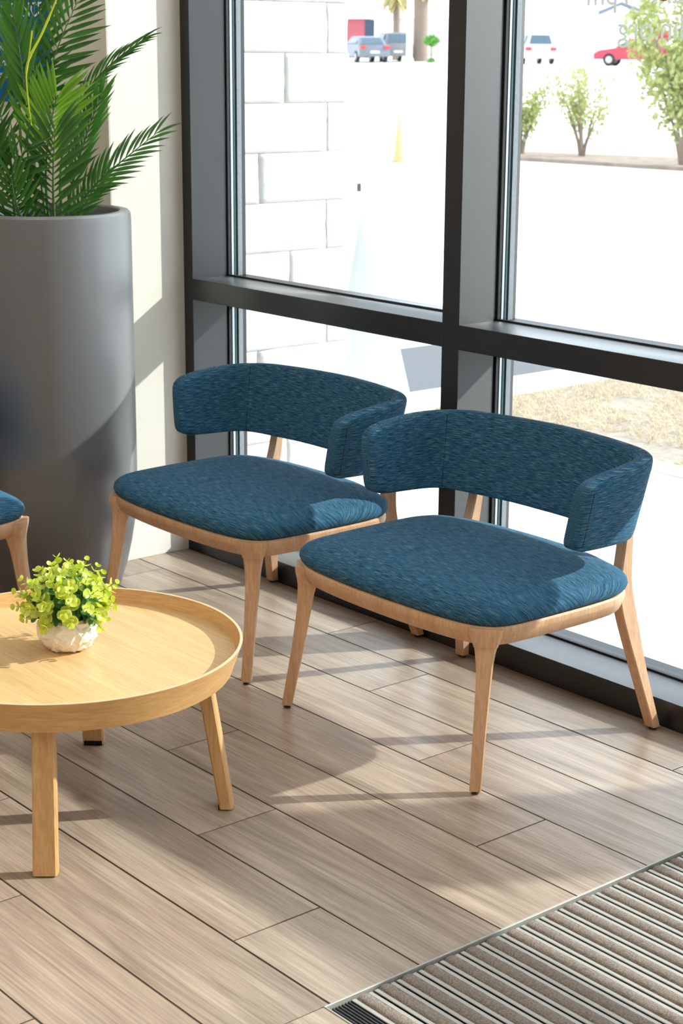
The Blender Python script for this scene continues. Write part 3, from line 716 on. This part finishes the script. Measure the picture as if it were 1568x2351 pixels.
# ------------------------------------------------------------------ stone pier outside
struct(MB().lathe([(0.20, -0.05), (0.20, 1.95), (0.17, 2.0)], 32, (3.72, 1.85, 0)).build('unseen_shadow_pillar', M['stone'], smooth=True))  # out-of-view pillar, added to cast the soft shadow on the floor
pier = struct(MB().box(-0.45, 0.012, 0.206, 0.695, -0.05, 3.2).build('wall_exterior', M['mortar']))
cz = [0.135, 0.297, 0.455, 0.614, 0.775, 0.935, 1.096, 1.256, 1.414, 1.572, 1.731]
while cz[-1] < 3.2: cz.append(cz[-1] + 0.159)
cz = [-0.03] + cz
vj = {0.297: 0.444, 0.455: 0.60, 0.614: 0.322, 0.775: 0.452, 0.135: 0.32}
seqj = [0.612, 0.436, 0.614, 0.329, 0.612, 0.455]      # downward from the course under z = 1.731
rs = random.Random(4)
def stone(x0, x1, y0, y1, z0, z1):
    mb = MB(); a, b2 = 10, 8
    # front (+x) and end (+y) faces as rough grids, the rest closed behind
    vs = []; fs = []
    for i in range(a+1):
        for j in range(b2+1):
            y = y0 + (y1-y0)*i/a; z = z0 + (z1-z0)*j/b2
            ed = min(i, a-i, j, b2-j)
            d = 0.004*(mnoise.noise(Vector((y*14, z*14, x1*7 + z0*3))) + 0.5*mnoise.noise(Vector((y*40, z*40, 2.0))))
            d = d - 0.002 if ed == 0 else d
            jy = 0.0 if 0 < i < a else 0.004*mnoise.noise(Vector((z*30, y0*9, 5.0)))
            vs.append((x1 + d, y + jy, z))
    for i in range(a):
        for j in range(b2): fs.append((i*(b2+1)+j, (i+1)*(b2+1)+j, (i+1)*(b2+1)+j+1, i*(b2+1)+j+1))
    n0 = len(vs)
    back = [(x0, y0, z0), (x0, y1, z0), (x0, y1, z1), (x0, y0, z1)]; vs += back
    A, B, Cc, D = 0, a*(b2+1), a*(b2+1)+b2, b2
    fs.append(tuple([n0+1, n0+2] + [a*(b2+1)+j for j in range(b2, -1, -1)]))
    fs.append(tuple([n0+3, n0] + [j for j in range(0, b2+1)]))
    fs.append(tuple([n0, n0+1] + [i*(b2+1) for i in range(a, -1, -1)]))
    fs.append(tuple([n0+2, n0+3] + [i*(b2+1)+b2 for i in range(0, a+1)]))
    mb.add(vs, fs).build('stone_block', M['stone'], pier, smooth='all')
J = 0.0014
for k in range(len(cz)-1):
    z0, z1 = cz[k], cz[k+1]
    kk = 10 - k if k <= 10 else k
    yj = {10: 0.612, 9: 0.436, 8: 0.614, 7: 0.329, 6: 0.612, 5: 0.455, 4: 0.615, 3: 0.32, 2: 0.60, 1: 0.444, 0: 0.33}.get(k, [0.612, 0.436, 0.33][k % 3])
    if yj - 0.21 > 0.02: stone(0.0, 0.017, 0.208, yj - J, z0 + J*0.7, z1 - J*0.7)
    stone(0.0, 0.017, yj + J, 0.705 + rs.uniform(-0.008, 0.006), z0 + J*0.7, z1 - J*0.7)
    MB().box(-0.45, -0.002, 0.695, 0.705 + rs.uniform(-0.006, 0.006), z0 + J, z1 - J).build('stone_block', M['stone'], pier, bevel=0.004, seg=1)

# ------------------------------------------------------------------ folding A-frame sign outside
sg = empty('sidewalk_sign', (-0.86, 1.62, -0.025)); tag(sg, 'white plastic A-frame sidewalk sign standing behind the stone pier', 'sign')
hx = Vector((-0.62, -0.78, 0)).normalized(); hn = Vector((0.78, -0.62, 0)).normalized()      # hinge axis and lean direction
def panel(sd, nm):
    top = Vector((0.16, -0.22, 1.075)); bot = Vector((0.0, 0.24, 0.0)) if sd > 0 else Vector((0.38, -0.66, 0.0))
    up = (top-bot); W2 = hx*0.62; nn = up.normalized().cross(hx).normalized()
    def P(u, v, d): return bot + up*v + W2*u + nn*d
    mb = MB(); prof = [(0, 0), (0, 0.9), (0.05, 0.985), (0.15, 1.0), (0.85, 1.0), (0.95, 0.985), (1, 0.9), (1, 0)]
    mb.loft([[P(u, v, 0) for u, v in prof], [P(u, v, 0.045*sd) for u, v in prof]])
    p = mb.build(nm, M['signw'], sg, bevel=0.008)
    for v0, v1 in ((0.36, 0.40), (0.47, 0.51), (0.60, 0.635)):
        mb = MB(); mb.loft([[P(u, v, -0.004*sd) for u, v in ((0.10, v0), (0.9, v0), (0.9, v1), (0.10, v1))], [P(u, v, 0.004*sd) for u, v in ((0.10, v0), (0.9, v0), (0.9, v1), (0.10, v1))]])
        mb.build('moulded_rib', M['signw'], p, bevel=0.003)
    return P
Pf = panel(1, 'panel'); Pb = panel(-1, 'panel')
q = Pf(0.04, 1.0, 0.01); MB().tube([q + Vector((0, 0, 0.0)), q + Vector((0, 0, 0.03))], 0.008, 10).build('hinge_pin', M['glide'], sg)

# ------------------------------------------------------------------ far things outdoors
def on_ground(depth, lat):      # distance along the view's ground direction from the window corner, sideways offset
    p = Vector((-0.766*depth + 0.643*lat, 0.643*depth + 0.766*lat, 0)); p.z = gz_(p.x, p.y); return p
def wpt(px, depth):             # ground point seen at image column px
    lat = (px - 784)/3965.0*(depth) ; base = Vector((4.552, -3.115, 0)); p = base + Vector((-0.766*depth + 0.643*lat, 0.643*depth + 0.766*lat, 0)); p.z = gz_(p.x, p.y); return p
YAW = math.atan2(0.643, -0.766)
# traffic cone
p = wpt(905, 24.0); cn = empty('traffic_cone', p); tag(cn, 'faded orange traffic cone standing alone on the bright lot', 'traffic cone')
Mc = plain('faded_orange_plastic', (0.58, 0.37, 0.17), rough=0.6)
MB().lathe([(0.078, 0.02), (0.012, 0.62)], 20).build('cone', Mc, cn, smooth=True)
MB().box(-0.085, 0.085, -0.085, 0.085, 0.0, 0.02).build('base', Mc, cn, bevel=0.005)
# cars
def car(name, px, depth, col, rz, label, suv=False):
    p = wpt(px, depth); c = empty(name, p, rz); tag(c, label, 'car', 'cars parked across the lot')
    mt = plain('car_paint', col, rough=0.25, spec=0.6); gl = plain('car_glass', (0.05, 0.09, 0.13), rough=0.1, spec=0.8); tl = plain('tail_lamp_red', (0.6, 0.05, 0.04), rough=0.3); tyr = plain('tyre_rubber', (0.02, 0.02, 0.02), rough=0.8); hub = plain('wheel_alloy', (0.5, 0.5, 0.5), rough=0.4, metal=0.5)
    Ht = 1.68 if suv else 1.45
    low = [(-2.2, 0.32), (-2.25, 0.62), (-2.18, 0.95 if not suv else 1.02), (-1.0, 1.0 if not suv else 1.06), (0.9, 0.98 if not suv else 1.04), (2.0, 0.82), (2.28, 0.66), (2.28, 0.34)]
    cabin = [(-1.75, 0.98), (-1.35, Ht-0.05), (-0.9, Ht), (0.3, Ht), (1.15, 0.98)] if not suv else [(-2.15, 1.02), (-1.95, Ht-0.06), (-1.7, Ht), (0.1, Ht), (1.1, 1.02)]
    def sweep(poly, hws):
        mb = MB(); rings = []
        for yy, sc_ in ((-1, 0.97), (-0.9, 1.0), (0.9, 1.0), (1, 0.97)):
            rings.append([(x_*sc_, yy*(hws[0] + (hws[1]-hws[0])*max(0, (z_-1.0))/0.6), z_) for x_, z_ in poly])
        return mb.loft(rings)
    body = sweep(low, (0.9, 0.9)).build('body', mt, c, smooth=True)
    sweep(cabin, (0.84, 0.62)).build('cabin', mt, c, smooth=True)
    cx0, cx1 = cabin[0][0], cabin[-1][0]
    # windows: rear and sides slightly proud
    r0, r1 = Vector((cabin[0][0], 0, cabin[0][1])), Vector((cabin[1][0], 0, cabin[1][1])); nn = Vector((-(r1.z-r0.z), 0, (r1.x-r0.x))).normalized()
    a0, a1 = r0.lerp(r1, 0.12) + nn*0.012, r0.lerp(r1, 0.92) + nn*0.012
    MB().loft([[a0+Vector((0,-0.66,0)), a0+Vector((0,0.66,0)), a1+Vector((0,0.52,0)), a1+Vector((0,-0.52,0))], [q_ + nn*0.01 for q_ in (a0+Vector((0,-0.66,0)), a0+Vector((0,0.66,0)), a1+Vector((0,0.52,0)), a1+Vector((0,-0.52,0)))]]).build('rear_window', gl, c)
    for s_ in (-1, 1):
        MB().loft([[(cx0+0.5, s_*0.845, 1.08), (cx1-0.25, s_*0.845, 1.06), (0.2, s_*0.665, Ht-0.08), (cabin[1][0]+0.2, s_*0.665, Ht-0.10)], [(cx0+0.5, s_*0.862, 1.08), (cx1-0.25, s_*0.862, 1.06), (0.2, s_*0.69, Ht-0.08), (cabin[1][0]+0.2, s_*0.69, Ht-0.10)]]).build('side_window', gl, c)
        MB().box(-2.28, -2.15, min(s_*0.55, s_*0.88), max(s_*0.55, s_*0.88), 0.74, 0.92).build('tail_lamp', tl, c, bevel=0.01)
        for wx in (-1.4, 1.4):
            wh = MB(); wh.lathe([(0.18, -0.1), (0.31, -0.1), (0.33, -0.07), (0.33, 0.07), (0.31, 0.1), (0.18, 0.1)], 20); wo = wh.build('wheel', tyr, c, smooth=True); wo.location = (wx, s_*0.83, 0.33); wo.rotation_euler = (R(90), 0, 0)
            hb = MB(); hb.lathe([(0.19, -0.105), (0.19, 0.105)], 16); hb.build('hub', hub, wo)
    MB().box(-2.275, -2.24, -0.26, 0.26, 0.52, 0.64).build('number_plate', M['white'], c)
    return c
car('sedan_car', 826, 104, (0.15, 0.17, 0.21), YAW + R(15), 'small grey sedan parked nearest the stone pier, seen from behind')
car('suv_car', 884, 107, (0.19, 0.19, 0.20), YAW + R(10), 'grey sport utility car parked between the sedan and the light pole', True)
car('sedan_car', 1432, 98, (0.45, 0.03, 0.06), YAW + R(70), 'red car parked behind the web address lettering')
car('suv_car', 1196, 102, (0.62, 0.64, 0.66), YAW + R(8), 'white car showing beside the edge of the second pane', True)
# buildings across the lot
def bld(name, depth, px0, px1, h, col, label, roofcol, over=0.6, roofh=0.9, dep=8):
    p = wpt((px0+px1)/2, depth); wdt = (px1-px0)/3965.0*depth; b_ = empty(name, p, YAW - math.pi/2); tag(b_, label, 'building')
    MB().box(-wdt/2, wdt/2, 0, dep, -1, h).build('walls', plain('render_' + name, col, rough=0.9, scale=0.5), b_)
    MB().box(-wdt/2-over, wdt/2+over, -over, dep+over, h, h+roofh).build('roof_fascia', plain('fascia_' + name, roofcol, rough=0.8), b_, bevel=0.05)
    return b_, wdt
gl2 = plain('dark_window_glass', (0.03, 0.05, 0.09), rough=0.2)
b1, w1 = bld('red_walled_building', 122, 560, 838, 2.55, (0.42, 0.10, 0.12), 'low building with a red wall and white fascia behind the cars', (0.8, 0.8, 0.78), 0.3, 2.0)
MB().box(w1/2-0.35, w1/2+0.3, -0.05, 0.4, 0.0, 2.5).build('doorway', gl2, b1)
b2_, w2 = bld('white_building', 131, 905, 1140, 2.7, (0.62, 0.60, 0.56), 'long pale building behind the light pole and palms', (0.85, 0.85, 0.83), 0.4, 1.7)
b3, w3 = bld('gabled_building', 135, 1180, 1425, 3.0, (0.80, 0.80, 0.78), 'white building behind the lettering with a small gabled porch', (0.82, 0.82, 0.82), 0.3, 0.5)
g_ = MB(); g_.loft([[(w3/2-2.9, -0.6, 3.3), (w3/2-1.2, -0.6, 4.0), (w3/2+1.6, -0.6, 3.0), (w3/2+1.6, -0.6, 2.8), (w3/2-1.2, -0.6, 3.75), (w3/2-2.9, -0.6, 3.05)], [(w3/2-2.9, 0.4, 3.3), (w3/2-1.2, 0.4, 4.0), (w3/2+1.6, 0.4, 3.0), (w3/2+1.6, 0.4, 2.8), (w3/2-1.2, 0.4, 3.75), (w3/2-2.9, 0.4, 3.05)]])
g_.build('gable', plain('blue_grey_shingle', (0.17, 0.18, 0.25), rough=0.9), b3)
b4, w4 = bld('red_stall', 112, 1455, 1500, 1.6, (0.42, 0.05, 0.10), 'small red stall beyond the lettering and the tall bush', (0.5, 0.06, 0.10), 0.1, 0.3, 2)
# light pole
p = wpt(925, 96); lp = empty('light_pole', p); tag(lp, 'white round light pole rising beside the parked cars', 'pole')
MB().lathe([(0.155, 0.35), (0.14, 8.0)], 16).build('shaft', M['white'], lp, smooth=True); MB().lathe([(0.24, -0.4), (0.24, 0.35)], 16).build('footing', M['curb'], lp, smooth=True)
p = wpt(1449, 90); lp = empty('light_pole', p); tag(lp, 'thin white light pole behind the web address lettering', 'pole')
MB().lathe([(0.11, 0.35), (0.10, 8.0)], 12).build('shaft', M['white'], lp, smooth=True); MB().lathe([(0.2, -0.4), (0.2, 0.35)], 12).build('footing', M['curb'], lp, smooth=True)
# foliage helpers
Mleafy = leafmat('bush_leaf', (0.36, 0.40, 0.13), (0.50, 0.52, 0.22), 0.3, 0.5); Mleafd = leafmat('bush_leaf_dark', (0.12, 0.24, 0.05), (0.2, 0.32, 0.1), 0.3, 0.5)
Mtrunk = plain('grey_brown_bark', (0.24, 0.18, 0.14), rough=0.95, vary=0.3, scale=14); Mgr = leafmat('bright_green_leaf', (0.13, 0.36, 0.05), (0.2, 0.45, 0.08), 0.3, 0.5); Mpalmf = leafmat('pale_palm_frond', (0.42, 0.40, 0.14), (0.5, 0.42, 0.2), 0.2, 0.6)
def leaves(mb, c, rad, n_, sz, r_):
    for k in range(n_):
        d = Vector((r_.gauss(0, 1), r_.gauss(0, 1), r_.gauss(0, 1))); d.normalize(); d *= r_.random()**0.4
        q = Vector(c) + Vector((d.x*rad[0], d.y*rad[1], d.z*rad[2])); a = Vector((r_.gauss(0, 1), r_.gauss(0, 1), r_.gauss(0, 1))).normalized(); b_ = a.orthogonal().normalized(); s_ = sz*r_.uniform(0.6, 1.3)
        mb.add([q - a*s_, q + b_*s_*0.5, q + a*s_, q - b_*s_*0.5], [(0, 1, 2, 3)])
def shrub(px, depth, h, wd, n_, sz, mt, label, seed, group='shrubs along the far mulch bed', cat='shrub', low=0.3):
    r_ = random.Random(seed); p = wpt(px, depth); s_ = empty('shrub', p); tag(s_, label, cat, group)
    st = MB(); fo = MB()
    for k in range(9):
        az = r_.uniform(0, 6.28); rr = wd*r_.uniform(0.15, 0.95); hh = h*r_.uniform(0.6, 1.0); e_ = Vector((math.cos(az)*rr, math.sin(az)*rr, hh))
        path_ = [Vector((0, 0, -0.05)), Vector((e_.x*0.3, e_.y*0.3, hh*0.4)), e_]; st.tube(catmull(path_, 4, False), [0.028]*3 + [0.018]*3 + [0.006]*3, 5)
        for t_ in (0.45, 0.65, 0.85, 1.0):
            c_ = Vector((e_.x*t_, e_.y*t_, hh*(low + (1-low)*t_))); leaves(fo, c_, (wd*0.3, wd*0.3, h*0.16), n_//36, sz, r_)
    st.build('stems', Mtrunk, s_, fix=False); f = fo.build('foliage', mt, s_, fix=False); f['kind'] = 'stuff'
MBED = struct(MB().add([(-24, 22.8, gz_(-24, 22.8)+.03), (-4.0, 9.9, gz_(-4, 9.9)+.03), (-4.6, 11.4, gz_(-4.6, 11.4)+.07), (-25, 24.3, gz_(-25, 24.3)+.07)], [(0, 1, 2, 3)]).build('mulch_bed', M['mulch'], fix=False)) if False else None
mbp = [wpt(1150, 24.6), wpt(1900, 21.4), wpt(1900, 23.6), wpt(1150, 25.9)]
mm = MB(); mm.loft([[q_ + Vector((0, 0, -0.1)) for q_ in mbp], [q_ + Vector((0, 0, 0.05)) for q_ in mbp]]); struct(mm.build('mulch_bed', M['mulch']))
shrub(1180, 25.2, 1.02, 0.40, 1100, 0.035, Mleafy, 'leafy shrub half hidden by the middle mullion', 1)
shrub(1318, 24.8, 1.20, 0.52, 1000, 0.035, Mleafy, 'sparse many stemmed shrub left of the tall bush', 2)
shrub(1545, 23.2, 2.35, 0.74, 5200, 0.05, Mleafy, 'tall yellow green bush cut off by the right edge', 3, low=0.05)
# palms and small green bush beside the cars
for px, dep, hh, lab in ((896, 112, 4.6, 'slim palm trunk between the parked car and the light pole'), (950, 108, 5.2, 'thick palm trunk right of the light pole')):
    p = wpt(px, dep); t_ = empty('palm_tree', p); tag(t_, lab, 'palm tree', 'palms across the lot'); rw = 0.42 if px > 930 else 0.22
    MB().lathe([(rw*1.25, -0.4), (rw*1.05, 0.6), (rw, 2.2), (rw*1.1, hh-1.2), (rw*0.8, hh)], 14).build('trunk', Mtrunk, t_, smooth=True)
    fo = MB(); r_ = random.Random(int(px))
    for k in range(46):
        az = r_.uniform(0, 6.28); el = r_.uniform(-1.1, 0.9); ln = r_.uniform(1.0, 1.7); d = Vector((math.cos(az)*math.cos(el), math.sin(az)*math.cos(el), math.sin(el))); s2 = Vector((-math.sin(az), math.cos(az), 0))
        o0 = Vector((0, 0, hh-0.3)); fo.add([o0 - s2*0.05, o0 + s2*0.05, o0 + d*ln*0.6 + s2*0.28 + Vector((0,0,-0.1)), o0 + d*ln + Vector((0,0,-0.5)), o0 + d*ln*0.6 - s2*0.28 + Vector((0,0,-0.1))], [(0, 1, 2, 3, 4)])
    f = fo.build('crown', Mpalmf, t_, fix=False); f['kind'] = 'stuff'
p = wpt(974, 104); s_ = empty('shrub', p); tag(s_, 'small bright green topped tree right of the thick palm trunk', 'shrub'); fo = MB(); leaves(fo, (0, 0, 1.25), (0.5, 0.5, 0.32), 420, 0.09, random.Random(9)); leaves(fo, (0.0, 0, 0.1), (0.25, 0.25, 0.2), 120, 0.08, random.Random(19)); f = fo.build('foliage', Mgr, s_, fix=False); f['kind'] = 'stuff'
MB().tube([(0, 0, -0.3), (0.02, 0, 0.5), (0, 0, 1.2)], [0.05, 0.04, 0.03], 6).build('trunk', Mtrunk, s_)
